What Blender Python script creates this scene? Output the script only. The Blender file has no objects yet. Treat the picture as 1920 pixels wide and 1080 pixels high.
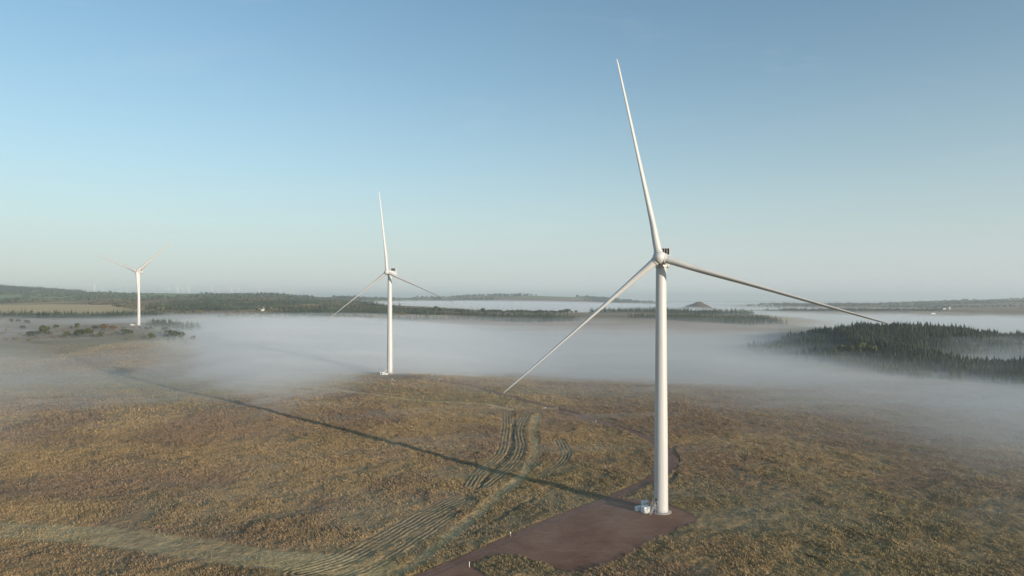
import bpy, math, random
import numpy as np
from mathutils import Matrix, Vector

rng = np.random.default_rng(11)
random.seed(5)
sc = bpy.context.scene
C = sc.collection
R = math.radians

# ------------------------------------------------------------------ camera, sky, sun, exposure
EYE = 70.0
F = 1280.0                       # focal length in photograph pixels (1920 wide)
VH = 556.0                       # eye level row
cam_d = bpy.data.cameras.new("camera"); cam = bpy.data.objects.new("camera", cam_d); C.objects.link(cam)
cam_d.sensor_width = 36.0; cam_d.lens = 36.0 * F / 1920.0
cam_d.shift_y = (VH - 540.0) / 1920.0
cam_d.clip_start = 0.5; cam_d.clip_end = 120000
cam.location = (0, 0, EYE); cam.rotation_euler = (R(90), 0, 0)
sc.camera = cam

SUN_EL, SUN_AZ = R(8.2), R(133)          # azimuth clockwise from +Y : to the right and behind the camera
world = bpy.data.worlds.new("World"); sc.world = world; world.use_nodes = True
nt = world.node_tree; nt.nodes.clear()
HORIZON = [(0.0, 0.85), (0.05, 0.82), (0.10, 0.64), (0.18, 0.36), (0.30, 0.14), (0.5, 0.0)]
HORIZON_COL = (3.15, 3.50, 3.68, 1)
sky = nt.nodes.new('ShaderNodeTexSky'); sky.sky_type = 'NISHITA'; sky.sun_disc = False
sky.sun_elevation = SUN_EL; sky.sun_rotation = SUN_AZ
sky.altitude = 150; sky.air_density = 1.0; sky.dust_density = 0.5; sky.ozone_density = 2.0
# thin cirrus streaks, part of the sky itself (looked up by direction)
tc = nt.nodes.new('ShaderNodeTexCoord')
mp = nt.nodes.new('ShaderNodeMapping'); mp.inputs['Scale'].default_value = (2.2, 2.2, 9.0); mp.inputs['Rotation'].default_value = (0.12, 0.25, 0)
nz = nt.nodes.new('ShaderNodeTexNoise'); nz.inputs['Scale'].default_value = 1.9; nz.inputs['Detail'].default_value = 7; nz.inputs['Roughness'].default_value = 0.62; nz.inputs['Distortion'].default_value = 0.6
cr = nt.nodes.new('ShaderNodeMapRange'); cr.inputs[1].default_value = 0.56; cr.inputs[2].default_value = 0.85; cr.inputs[3].default_value = 0.0; cr.inputs[4].default_value = 0.10
mx = nt.nodes.new('ShaderNodeMixRGB'); mx.inputs[2].default_value = (4.2, 4.5, 4.6, 1)
bg = nt.nodes.new('ShaderNodeBackground'); bg.inputs[1].default_value = 0.13
wo = nt.nodes.new('ShaderNodeOutputWorld')
L = nt.links.new
L(tc.outputs['Generated'], mp.inputs[0]); L(mp.outputs[0], nz.inputs['Vector']); L(nz.outputs[0], cr.inputs[0])
# pale dusty band of air low over the horizon
sx = nt.nodes.new('ShaderNodeSeparateXYZ'); L(tc.outputs['Generated'], sx.inputs[0])
rp = nt.nodes.new('ShaderNodeValToRGB'); rp.color_ramp.interpolation = 'B_SPLINE'; el = rp.color_ramp.elements
for p_, v_ in HORIZON: e_ = el.new(p_); e_.color = (v_, v_, v_, 1)
el.remove(el[-1]); el.remove(el[0])
ab = nt.nodes.new('ShaderNodeMath'); ab.operation = 'ABSOLUTE'; L(sx.outputs['Z'], ab.inputs[0]); L(ab.outputs[0], rp.inputs[0])
hm = nt.nodes.new('ShaderNodeMixRGB'); hm.inputs[2].default_value = HORIZON_COL
tn = nt.nodes.new('ShaderNodeMixRGB'); tn.blend_type = 'MULTIPLY'; tn.inputs[0].default_value = 1.0; tn.inputs[2].default_value = (0.95, 1.075, 1.05, 1)
L(rp.outputs[0], hm.inputs[0]); L(sky.outputs[0], tn.inputs[1]); L(tn.outputs[0], hm.inputs[1])
L(cr.outputs[0], mx.inputs[0]); L(hm.outputs[0], mx.inputs[1]); L(mx.outputs[0], bg.inputs[0]); L(bg.outputs[0], wo.inputs[0])

sd = bpy.data.lights.new("sun", 'SUN'); sun = bpy.data.objects.new("sun", sd); C.objects.link(sun)
sd.energy = 3.6; sd.angle = R(0.5); sd.color = (1.0, 0.86, 0.70)
sdir = Vector((math.sin(SUN_AZ) * math.cos(SUN_EL), math.cos(SUN_AZ) * math.cos(SUN_EL), math.sin(SUN_EL)))
sun.rotation_euler = sdir.to_track_quat('Z', 'Y').to_euler()

vs = sc.view_settings
vs.view_transform = 'Standard'; vs.look = 'None'; vs.exposure = 0.53; vs.gamma = 1.0; vs.use_curve_mapping = False
sc.render.engine = 'CYCLES'
cy = sc.cycles
cy.max_bounces = 8; cy.diffuse_bounces = 2; cy.glossy_bounces = 2; cy.transmission_bounces = 2
cy.volume_bounces = 5; cy.transparent_max_bounces = 16
cy.use_denoising = True
cy.sample_clamp_indirect = 6.0

# ------------------------------------------------------------------ small helpers
def hash2(ix, iy, s):
    h = (ix.astype(np.int64) * 374761393 + iy.astype(np.int64) * 668265263 + s * 1274126177) & 0x7fffffff
    h = ((h ^ (h >> 13)) * 1274126177) & 0x7fffffff
    return ((h ^ (h >> 16)) & 0xffff) / 65535.0
def vnoise(x, y, s=0):
    ix = np.floor(x); iy = np.floor(y); fx = x - ix; fy = y - iy
    fx = fx * fx * (3 - 2 * fx); fy = fy * fy * (3 - 2 * fy)
    a = hash2(ix, iy, s); b = hash2(ix + 1, iy, s); c = hash2(ix, iy + 1, s); d = hash2(ix + 1, iy + 1, s)
    return (a * (1 - fx) + b * fx) * (1 - fy) + (c * (1 - fx) + d * fx) * fy
def fbm(x, y, s=0, o=4, g=0.5):
    t = 0; a = 1; n = 0
    for k in range(o):
        t = t + a * vnoise(x * 2 ** k + 17 * k, y * 2 ** k - 9 * k, s + k); n += a; a *= g
    return t / n
def sstep(a, b, x):
    t = np.clip((x - a) / (b - a), 0, 1); return t * t * (3 - 2 * t)

class Table:                     # heights tabulated over bearing and distance, smoothed
    def __init__(s, us, ds, rows, blur=2.0):
        s.ug = np.linspace(-500, 2420, 180); s.lg = np.linspace(math.log(50), math.log(32000), 400)
        ld = np.log(np.array(ds, float))
        A = np.array([np.interp(s.lg, ld, r) for r in rows])
        B = np.array([np.interp(s.ug, us, A[:, j]) for j in range(A.shape[1])]).T
        k = np.exp(-0.5 * (np.arange(-9, 10) / blur) ** 2); k /= k.sum()
        P = np.pad(B, 9, mode='edge')
        P = np.apply_along_axis(lambda v: np.convolve(v, k, 'same'), 0, P)
        P = np.apply_along_axis(lambda v: np.convolve(v, k, 'same'), 1, P)
        s.B = P[9:-9, 9:-9]
    def __call__(s, x, y):
        x = np.asarray(x, float); y = np.asarray(y, float)
        r = np.hypot(x, y); a = np.clip(np.arctan2(x, y), -0.85, 0.85)
        u = 960 + F * np.tan(a); d = np.maximum(r * np.cos(a), 50.5)
        fu = np.clip((u - s.ug[0]) / (s.ug[1] - s.ug[0]), 0, len(s.ug) - 1.001)
        fl = np.clip((np.log(d) - s.lg[0]) / (s.lg[1] - s.lg[0]), 0, len(s.lg) - 1.001)
        i = fu.astype(int); j = fl.astype(int); p = fu - i; q = fl - j; B = s.B
        return (B[i, j] * (1 - p) + B[i + 1, j] * p) * (1 - q) + (B[i, j + 1] * (1 - p) + B[i + 1, j + 1] * p) * q

DS = [60, 120, 170, 222, 300, 400, 558, 700, 850, 1037, 1300, 1600, 2000, 2500, 3200, 4000, 5000, 6500, 9000, 14000, 22000, 30000]
US = [-400, 0, 130, 260, 500, 730, 950, 1100, 1240, 1450, 1650, 1920, 2300]
ZT = [
 [-2, -2, -2, -1, -1, 0, 2, 15, 22, 25, 24, 26, 34, 42, 60, 110, 160, 130, 60, -30, -85, -141],
 [-2, -2, -2, -1, 0, 1, 2, 17, 24, 26, 24, 26, 34, 42, 56, 100, 152, 120, 60, -30, -85, -141],
 [-2, -2, -1, -1, 0, 1, 2, 17, 24, 26, 24, 26, 34, 43, 56, 84, 112, 100, 55, -30, -85, -141],
 [-1, -1, -1, 0, 1, 2, 3, 16, 24, 26.5, 22, 24, 33, 44, 58, 76, 96, 80, 50, -30, -85, -141],
 [0, 0, 0, 0, 1, 3, 4, 0, 3, 9, 16, 25, 36, 46, 58, 76, 93, 75, 50, -30, -85, -141],
 [0, 0, 0, 0, 1, 4, 7.6, -6, -6, 2, 13, 24, 32, 40, 30, 20, 25, 50, 56, -20, -85, -141],
 [0, 0, 0, 0, 0, 2, 2, -8, -8, -3, 8, 20, 24, 16, 6, 5, 26, 86, 40, -30, -85, -141],
 [0, 0, 0, 0, 0, 1, -1, -12, -10, -4, 8, 18, 23, 12, -4, -6, 10, 66, 20, -30, -85, -141],
 [0, 0, 0, 0, 0, 0, -3, -14, -12, -6, 10, 17, 24, 14, -8, -10, 0, 0, -10, -30, -85, -141],
 [0, 0, 0, 0, -1, -3, -8, -16, -14, -6, 8, 12, 14, 0, 2, -8, 4, -6, -15, -30, -85, -141],
 [0, 0, 0, -1, -2, -5, -12, -14, 2, 20, 12, -8, -10, -10, 6, -4, 10, -6, -18, -30, -85, -141],
 [-1, -1, -1, -2, -4, -9, -14, -11, -14, 3, -5, -10, -10, -4, 8, 12, 34, 56, 10, -30, -85, -141],
 [-2, -2, -2, -4, -8, -12, -16, -10, -14, 0, -8, -10, -8, -4, 2, 8, 26, 60, 20, -30, -85, -141]]
tab = Table(US, DS, ZT, 1.6)
def zg(x, y):                    # ground without its small roughness
    z = tab(x, y); r = np.hypot(x, y)
    z = z + (fbm(np.asarray(x) / 190., np.asarray(y) / 190., 3, 3) - 0.5) * 7 * sstep(600, 1500, r)
    z = z + (fbm(np.asarray(x) / 900., np.asarray(y) / 900., 8, 3) - 0.5) * 26 * sstep(3000, 9000, r) * (1 - sstep(9000, 15000, r))
    z = z + (fbm(np.asarray(x) / 60., np.asarray(y) / 60., 5, 2) - 0.5) * 1.4 * sstep(240, 420, r)
    # the spoil heap
    dx = np.asarray(x) - 968; dx = dx / np.where(dx < 0, 135., 62.) + (fbm(np.asarray(x) / 40., np.asarray(y) / 40., 13, 2) - 0.5) * 0.3; dy = (np.asarray(y) - 3500) / 130.
    q = np.sqrt(dx * dx + dy * dy)
    return z + 50 * np.clip((1.4 - q) / 1.3, 0, 0.95) ** 1.1
def at(u, v):                    # where the line of sight through a photograph pixel meets the ground
    d = np.geomspace(100, 29000, 6000)
    z = EYE - (v - VH) / F * d; x = (u - 960) / F * d
    h = zg(x, d) - z
    k = int(np.argmax(h > 0)) if (h > 0).any() else len(d) - 1
    return float(x[k]), float(d[k])
def zz(x, y): return float(zg(np.array([x]), np.array([y]))[0])
def near(u, d): x = (u - 960) / F * d; return x, d, zz(x, d)

def tag(o, label=None, cat=None, group=None, kind=None):
    if label: o['label'] = ' '.join(label.split()[:16])
    if cat: o['category'] = cat
    if group: o['group'] = group
    if kind: o['kind'] = kind
    return o
def np_mesh(name, V, faces4=None, faces3=None, mat=None, smooth=False):
    me = bpy.data.meshes.new(name)
    V = np.asarray(V, np.float32); loops = []; tot = []
    if faces4 is not None and len(faces4): f = np.asarray(faces4, np.int32); loops.append(f.ravel()); tot.append(np.full(len(f), 4, np.int32))
    if faces3 is not None and len(faces3): f = np.asarray(faces3, np.int32); loops.append(f.ravel()); tot.append(np.full(len(f), 3, np.int32))
    loops = np.concatenate(loops); tot = np.concatenate(tot)
    me.vertices.add(len(V)); me.vertices.foreach_set('co', V.ravel())
    me.loops.add(len(loops)); me.loops.foreach_set('vertex_index', loops)
    me.polygons.add(len(tot)); st = np.concatenate([[0], np.cumsum(tot)[:-1]]).astype(np.int32)
    me.polygons.foreach_set('loop_start', st); me.polygons.foreach_set('loop_total', tot)
    if smooth: me.polygons.foreach_set('use_smooth', np.ones(len(tot), bool))
    me.update(calc_edges=True); me.validate()
    if mat: me.materials.append(mat)
    return me
def link(name, me, parent=None, loc=None):
    o = bpy.data.objects.new(name, me); C.objects.link(o)
    if parent: o.parent = parent
    if loc is not None: o.location = loc
    return o
class MB:                        # collects shapes into one mesh
    def __init__(s): s.v = []; s.f = []; s.sm = []
    def add(s, vs_, fs, smooth=False):
        b = len(s.v); s.v += [tuple(v) for v in vs_]; s.f += [tuple(i + b for i in f) for f in fs]; s.sm += [smooth] * len(fs)
    def box(s, x0, x1, y0, y1, z0, z1, M=None, bev=0.0):
        if bev:
            b = bev; pts = []
            for (z, i) in ((z0, b), (z0 + b, 0), (z1 - b, 0), (z1, b)):
                for (x, y) in ((x0 + i + b, y0 + i), (x1 - i - b, y0 + i), (x1 - i, y0 + i + b), (x1 - i, y1 - i - b), (x1 - i - b, y1 - i), (x0 + i + b, y1 - i), (x0 + i, y1 - i - b), (x0 + i, y0 + i + b)):
                    pts.append((x, y, z))
            fs = [tuple(reversed(range(8))), tuple(range(24, 32))]
            for r in range(3):
                for k in range(8): fs.append((r * 8 + k, r * 8 + (k + 1) % 8, r * 8 + 8 + (k + 1) % 8, r * 8 + 8 + k))
        else:
            pts = [(x0, y0, z0), (x1, y0, z0), (x1, y1, z0), (x0, y1, z0), (x0, y0, z1), (x1, y0, z1), (x1, y1, z1), (x0, y1, z1)]
            fs = [(3, 2, 1, 0), (4, 5, 6, 7), (0, 1, 5, 4), (1, 2, 6, 5), (2, 3, 7, 6), (3, 0, 4, 7)]
        if M: pts = [M @ Vector(p) for p in pts]
        s.add(pts, fs)
    def bar(s, a, b, r, n=6, r2=None):
        a = Vector(a); b = Vector(b); d = (b - a).normalized(); r2 = r if r2 is None else r2
        p = d.orthogonal().normalized(); q = d.cross(p); vs_ = []
        for (c, rr) in ((a, r), (b, r2)):
            for k in range(n): t = 2 * math.pi * k / n; vs_.append(c + (p * math.cos(t) + q * math.sin(t)) * rr)
        fs = [(k, (k + 1) % n, n + (k + 1) % n, n + k) for k in range(n)] + [tuple(reversed(range(n))), tuple(range(n, 2 * n))]
        s.add(vs_, fs, n > 7)
    def lathe(s, prof, n=48, cx=0, cy=0, M=None, smooth=True):
        vs_ = []
        for (r, z) in prof:
            for k in range(n): t = 2 * math.pi * k / n; p = Vector((cx + r * math.cos(t), cy + r * math.sin(t), z)); vs_.append(M @ p if M else p)
        fs = []
        for i in range(len(prof) - 1):
            for k in range(n): fs.append((i * n + k, i * n + (k + 1) % n, (i + 1) * n + (k + 1) % n, (i + 1) * n + k))
        m = len(prof) - 1
        s.add(vs_, fs, smooth)
        b = len(s.v) - len(vs_)
        s.f.append(tuple(b + k for k in reversed(range(n)))); s.sm.append(False)
        s.f.append(tuple(b + m * n + k for k in range(n))); s.sm.append(False)
    def mesh(s, name, mat):
        me = bpy.data.meshes.new(name); me.from_pydata(s.v, [], s.f); me.materials.append(mat)
        me.polygons.foreach_set('use_smooth', s.sm); me.update(); return me
    def build(s, name, mat, parent=None, loc=None): return link(name, s.mesh(name, mat), parent, loc)

# ------------------------------------------------------------------ materials
def mat(name, col, rough=0.6, noise=None, bump=None, metal=0.0, spec=0.5, stretch=(1, 1, 1)):
    m = bpy.data.materials.new(name); m.use_nodes = True; t = m.node_tree; b = t.nodes['Principled BSDF']
    b.inputs['Roughness'].default_value = rough; b.inputs['Metallic'].default_value = metal
    b.inputs['Specular IOR Level'].default_value = spec
    c = t.nodes.new('ShaderNodeTexCoord')
    scale, amt = noise if noise else (1.0, 0.08)
    n = t.nodes.new('ShaderNodeTexNoise'); n.inputs['Scale'].default_value = scale; n.inputs['Detail'].default_value = 5
    mp_ = t.nodes.new('ShaderNodeMapping'); mp_.inputs['Scale'].default_value = stretch
    t.links.new(c.outputs['Object'], mp_.inputs[0]); t.links.new(mp_.outputs[0], n.inputs['Vector'])
    r = t.nodes.new('ShaderNodeValToRGB')
    r.color_ramp.elements[0].position = 0.3; r.color_ramp.elements[1].position = 0.7
    r.color_ramp.elements[0].color = tuple(x * (1 - amt) for x in col) + (1,); r.color_ramp.elements[1].color = tuple(min(1, x * (1 + amt)) for x in col) + (1,)
    t.links.new(n.outputs[0], r.inputs[0]); t.links.new(r.outputs[0], b.inputs['Base Color'])
    if bump:
        bn = t.nodes.new('ShaderNodeBump'); bn.inputs['Strength'].default_value = bump[1]; bn.inputs['Distance'].default_value = bump[2]
        n2 = t.nodes.new('ShaderNodeTexNoise'); n2.inputs['Scale'].default_value = bump[0]; n2.inputs['Detail'].default_value = 6
        t.links.new(c.outputs['Object'], n2.inputs['Vector']); t.links.new(n2.outputs[0], bn.inputs['Height']); t.links.new(bn.outputs[0], b.inputs['Normal'])
    return m
def attr_mat(name, rough=0.95, s1=0.9, amt=0.35, bump=(0.8, 0.6, 0.3)):   # colour from the land-cover attribute, broken up by noise
    m = bpy.data.materials.new(name); m.use_nodes = True; t = m.node_tree; b = t.nodes['Principled BSDF']
    b.inputs['Roughness'].default_value = rough; b.inputs['Specular IOR Level'].default_value = 0.1
    a = t.nodes.new('ShaderNodeAttribute'); a.attribute_name = 'cover'
    c = t.nodes.new('ShaderNodeTexCoord')
    n = t.nodes.new('ShaderNodeTexNoise'); n.inputs['Scale'].default_value = s1; n.inputs['Detail'].default_value = 8; n.inputs['Roughness'].default_value = 0.7
    t.links.new(c.outputs['Object'], n.inputs['Vector'])
    mr = t.nodes.new('ShaderNodeMapRange'); mr.inputs[1].default_value = 0.32; mr.inputs[2].default_value = 0.68; mr.inputs[3].default_value = 1 - amt; mr.inputs[4].default_value = 1 + amt
    t.links.new(n.outputs[0], mr.inputs[0])
    v = t.nodes.new('ShaderNodeVectorMath'); v.operation = 'SCALE'
    t.links.new(a.outputs['Color'], v.inputs[0]); t.links.new(mr.outputs[0], v.inputs['Scale']); t.links.new(v.outputs[0], b.inputs['Base Color'])
    if bump:
        bn = t.nodes.new('ShaderNodeBump'); bn.inputs['Strength'].default_value = bump[1]; bn.inputs['Distance'].default_value = bump[2]
        n2 = t.nodes.new('ShaderNodeTexNoise'); n2.inputs['Scale'].default_value = bump[0]; n2.inputs['Detail'].default_value = 6
        t.links.new(c.outputs['Object'], n2.inputs['Vector']); t.links.new(n2.outputs[0], bn.inputs['Height']); t.links.new(bn.outputs[0], b.inputs['Normal'])
    return m
M_white = mat('turbine_paint', (0.62, 0.61, 0.585), 0.38, (0.12, 0.04))
M_tower = mat('tower_paint', (0.60, 0.59, 0.57), 0.42, (1.6, 0.06), stretch=(1, 1, 0.06))
M_dark = mat('radiator', (0.02, 0.022, 0.025), 0.5)
M_steel = mat('galvanised_steel', (0.46, 0.46, 0.45), 0.45, metal=0.4)
M_cab = mat('cabinet_paint', (0.80, 0.80, 0.78), 0.5, (1.5, 0.06))
M_vent = mat('vent_grey', (0.16, 0.165, 0.17), 0.6)
M_conc = mat('concrete', (0.36, 0.34, 0.31), 0.9, (2.0, 0.15))
M_gravel = mat('red_gravel', (0.155, 0.082, 0.066), 0.95, (0.22, 0.26), (2.4, 0.5, 0.08), spec=0.15)
def gravel(name, col, pale):
    m = bpy.data.materials.new(name); m.use_nodes = True; t = m.node_tree; b = t.nodes['Principled BSDF']; b.inputs['Roughness'].default_value = 0.95; b.inputs['Specular IOR Level'].default_value = 0.15
    c = t.nodes.new('ShaderNodeTexCoord'); last = None
    def nz_(scale, detail, stretch=(1, 1, 1), rot=0.0):
        mp_ = t.nodes.new('ShaderNodeMapping'); mp_.inputs['Scale'].default_value = stretch; mp_.inputs['Rotation'].default_value = (0, 0, rot); t.links.new(c.outputs['Object'], mp_.inputs[0])
        n = t.nodes.new('ShaderNodeTexNoise'); n.inputs['Scale'].default_value = scale; n.inputs['Detail'].default_value = detail; n.inputs['Roughness'].default_value = 0.7; t.links.new(mp_.outputs[0], n.inputs['Vector']); return n.outputs[0]
    def rng_(s_, a, b_, lo, hi):
        r = t.nodes.new('ShaderNodeMapRange'); r.inputs[1].default_value = a; r.inputs[2].default_value = b_; r.inputs[3].default_value = lo; r.inputs[4].default_value = hi; t.links.new(s_, r.inputs[0]); return r.outputs[0]
    def mixn(f, a, b_):
        x = t.nodes.new('ShaderNodeMixRGB'); t.links.new(f, x.inputs[0])
        for i_, v_ in ((1, a), (2, b_)):
            if isinstance(v_, tuple): x.inputs[i_].default_value = v_ + (1,)
            else: t.links.new(v_, x.inputs[i_])
        return x.outputs[0]
    k = mixn(rng_(nz_(0.07, 5), 0.40, 0.62, 0, 1), col, pale)                       # broad worn areas
    k = mixn(rng_(nz_(0.16, 4, (1, 7, 1), 0.75), 0.52, 0.70, 0, 0.55), k, tuple(x * 0.62 for x in col))   # wheel scuffs along the pad
    k = mixn(rng_(nz_(0.5, 6), 0.58, 0.72, 0, 0.5), k, (0.105, 0.090, 0.050))          # moss and weeds
    k = mixn(rng_(nz_(2.2, 4), 0.56, 0.75, 0, 0.6), k, tuple(min(1, x * 1.6) for x in pale))   # loose stone
    t.links.new(k, b.inputs['Base Color'])
    bn = t.nodes.new('ShaderNodeBump'); bn.inputs['Strength'].default_value = 0.7; bn.inputs['Distance'].default_value = 0.15; t.links.new(nz_(1.6, 8), bn.inputs['Height']); t.links.new(bn.outputs[0], b.inputs['Normal'])
    return m
M_gravel = gravel('red_gravel', (0.235, 0.115, 0.070), (0.33, 0.190, 0.125))
M_rut = mat('worn_gravel', (0.25, 0.15, 0.115), 0.95, (0.35, 0.22), (2.4, 0.4, 0.05), spec=0.15)
M_wood = mat('weathered_wood', (0.30, 0.25, 0.19), 0.85, (3, 0.2))
M_bark = mat('bark', (0.12, 0.085, 0.06), 0.9, (2, 0.25))
M_needle = mat('needles', (0.042, 0.060, 0.034), 0.8, (0.09, 0.6), spec=0.2)
M_needle2 = mat('lighter_needles', (0.062, 0.080, 0.038), 0.8, (0.35, 0.4), spec=0.2)
M_leaf = mat('leaves', (0.085, 0.100, 0.038), 0.8, (0.6, 0.45), spec=0.2)
M_leaf2 = mat('rusty_leaves', (0.14, 0.095, 0.04), 0.8, (0.6, 0.4), spec=0.2)
M_render = mat('white_render', (0.78, 0.77, 0.74), 0.7)
M_slate = mat('slate', (0.10, 0.105, 0.115), 0.7)
M_glass = mat('window_glass', (0.03, 0.035, 0.04), 0.1)
M_rock = mat('pale_rock', (0.50, 0.47, 0.42), 0.9, (1.5, 0.2))
M_ground = attr_mat('moorland', 0.97, 0.55, 0.30, (0.9, 0.7, 0.5))
M_grass = attr_mat('dry_grass', 0.9, 0.25, 0.32, None)

# ------------------------------------------------------------------ roads, pad and tractor tracks: courses on the ground
def course(px): return [at(u, v) for (u, v) in px]
def smooth_line(P, step=2.0):
    P = np.array(P, float); out = []
    Q = np.vstack([2 * P[0] - P[1], P, 2 * P[-1] - P[-2]])
    for i in range(1, len(Q) - 2):
        p0, p1, p2, p3 = Q[i - 1:i + 3]; n = max(2, int(np.hypot(*(p2 - p1)) / step))
        for t in np.linspace(0, 1, n, endpoint=False):
            out.append(0.5 * ((2 * p1) + (-p0 + p2) * t + (2 * p0 - 5 * p1 + 4 * p2 - p3) * t * t + (-p0 + 3 * p1 - 3 * p2 + p3) * t ** 3))
    out.append(Q[-2]); return np.array(out)
def line_dist(X, Y, P):          # distance to a polyline, signed offset
    best = np.full(X.shape, 1e9); side = np.zeros(X.shape)
    for (ax, ay), (bx, by) in zip(P[:-1], P[1:]):
        dx, dy = bx - ax, by - ay; l2 = dx * dx + dy * dy + 1e-9
        t = np.clip(((X - ax) * dx + (Y - ay) * dy) / l2, 0, 1)
        ex = X - ax - t * dx; ey = Y - ay - t * dy; d = np.hypot(ex, ey)
        m = d < best; best = np.where(m, d, best); side = np.where(m, np.sign(ex * dy - ey * dx), side)
    return best, side
road_px = [(640, 1140), (790, 1084), (900, 1038), (1000, 993), (1080, 960), (1130, 943), (1175, 922), (1228, 897), (1256, 874), (1252, 848), (1222, 826), (1160, 800), (1100, 783), (1020, 761), (950, 742), (880, 723), (810, 712), (757, 706)]
road_line = smooth_line(course(road_px), 2.0)
pad_px = [(1128, 944), (1165, 937), (1215, 938), (1262, 950), (1306, 975), (1250, 1002), (1195, 1030), (1140, 1058), (1105, 1070), (1070, 1074), (1030, 1061), (1000, 1050), (960, 1042), (915, 1045), (885, 1056), (860, 1062), (920, 1030), (1000, 993), (1070, 962)]
pad_poly = smooth_line(course(pad_px) + [at(*pad_px[0])], 1.2)[:-1]
spur_px = [(740, 1108), (800, 1083), (878, 1057), (905, 1075), (940, 1105), (930, 1140), (700, 1140)]
spur_poly = np.array(course(spur_px))
T2pad = course([(700, 704), (745, 700), (778, 706), (760, 711), (715, 710)])
def in_poly(X, Y, P):
    c = np.zeros(X.shape, bool); n = len(P)
    for i in range(n):
        x1, y1 = P[i]; x2, y2 = P[(i + 1) % n]
        with np.errstate(divide='ignore', invalid='ignore'):
            k = ((y1 > Y) != (y2 > Y)) & (X < (x2 - x1) * (Y - y1) / (y2 - y1 + 1e-12) + x1)
        c ^= k
    return c
tracks = [   # (pixels, half width m, ridge spacing m, ridge height m, kind)
 ([(560, 1075), (640, 1052), (710, 1018), (790, 972), (862, 937)], 5.2, 1.7, 0.22, 'swath'),
 ([(620, 1095), (720, 1050), (790, 1005), (850, 965)], 2.6, 1.5, 0.18, 'swath'),
 ([(880, 912), (905, 880), (940, 852), (950, 815), (952, 774)], 3.2, 1.6, 0.26, 'swath'),
 ([(905, 912), (960, 868), (975, 838), (972, 805), (988, 774)], 3.6, 1.6, 0.26, 'swath'),
 ([(1015, 892), (1048, 872), (1062, 850), (1050, 826)], 2.8, 1.5, 0.24, 'swath'),
 ([(700, 1105), (770, 1062), (840, 1008), (895, 963), (940, 925), (985, 885), (1003, 845), (1000, 800), (1010, 776)], 2.4, 0, -0.35, 'green'),
 ([(890, 925), (925, 880), (955, 850), (962, 812), (965, 775)], 1.1, 0, -0.55, 'dark'),
 ([(-60, 990), (120, 1000), (300, 1018), (460, 1042), (620, 1058), (700, 1064)], 6.6, 0, -0.15, 'green'),
 ([(430, 715), (600, 728), (760, 748), (900, 757), (960, 768)], 2.6, 0, -0.15, 'green'),
 ([(890, 1003), (960, 955), (1000, 935)], 0.9, 0, -0.6, 'dark'),
 ([(1262, 838), (1270, 862), (1268, 885), (1258, 900)], 1.0, 0, -0.8, 'dark'),
 ([(960, 745), (1060, 768), (1150, 790), (1215, 812)], 0.8, 0, -0.5, 'dark'),
 ([(905, 730), (945, 739), (985, 752)], 1.2, 0, -0.7, 'dark'),
]
tracks = [(smooth_line(course(p), 6.0), w, s, h, k) for (p, w, s, h, k) in tracks]

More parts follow.
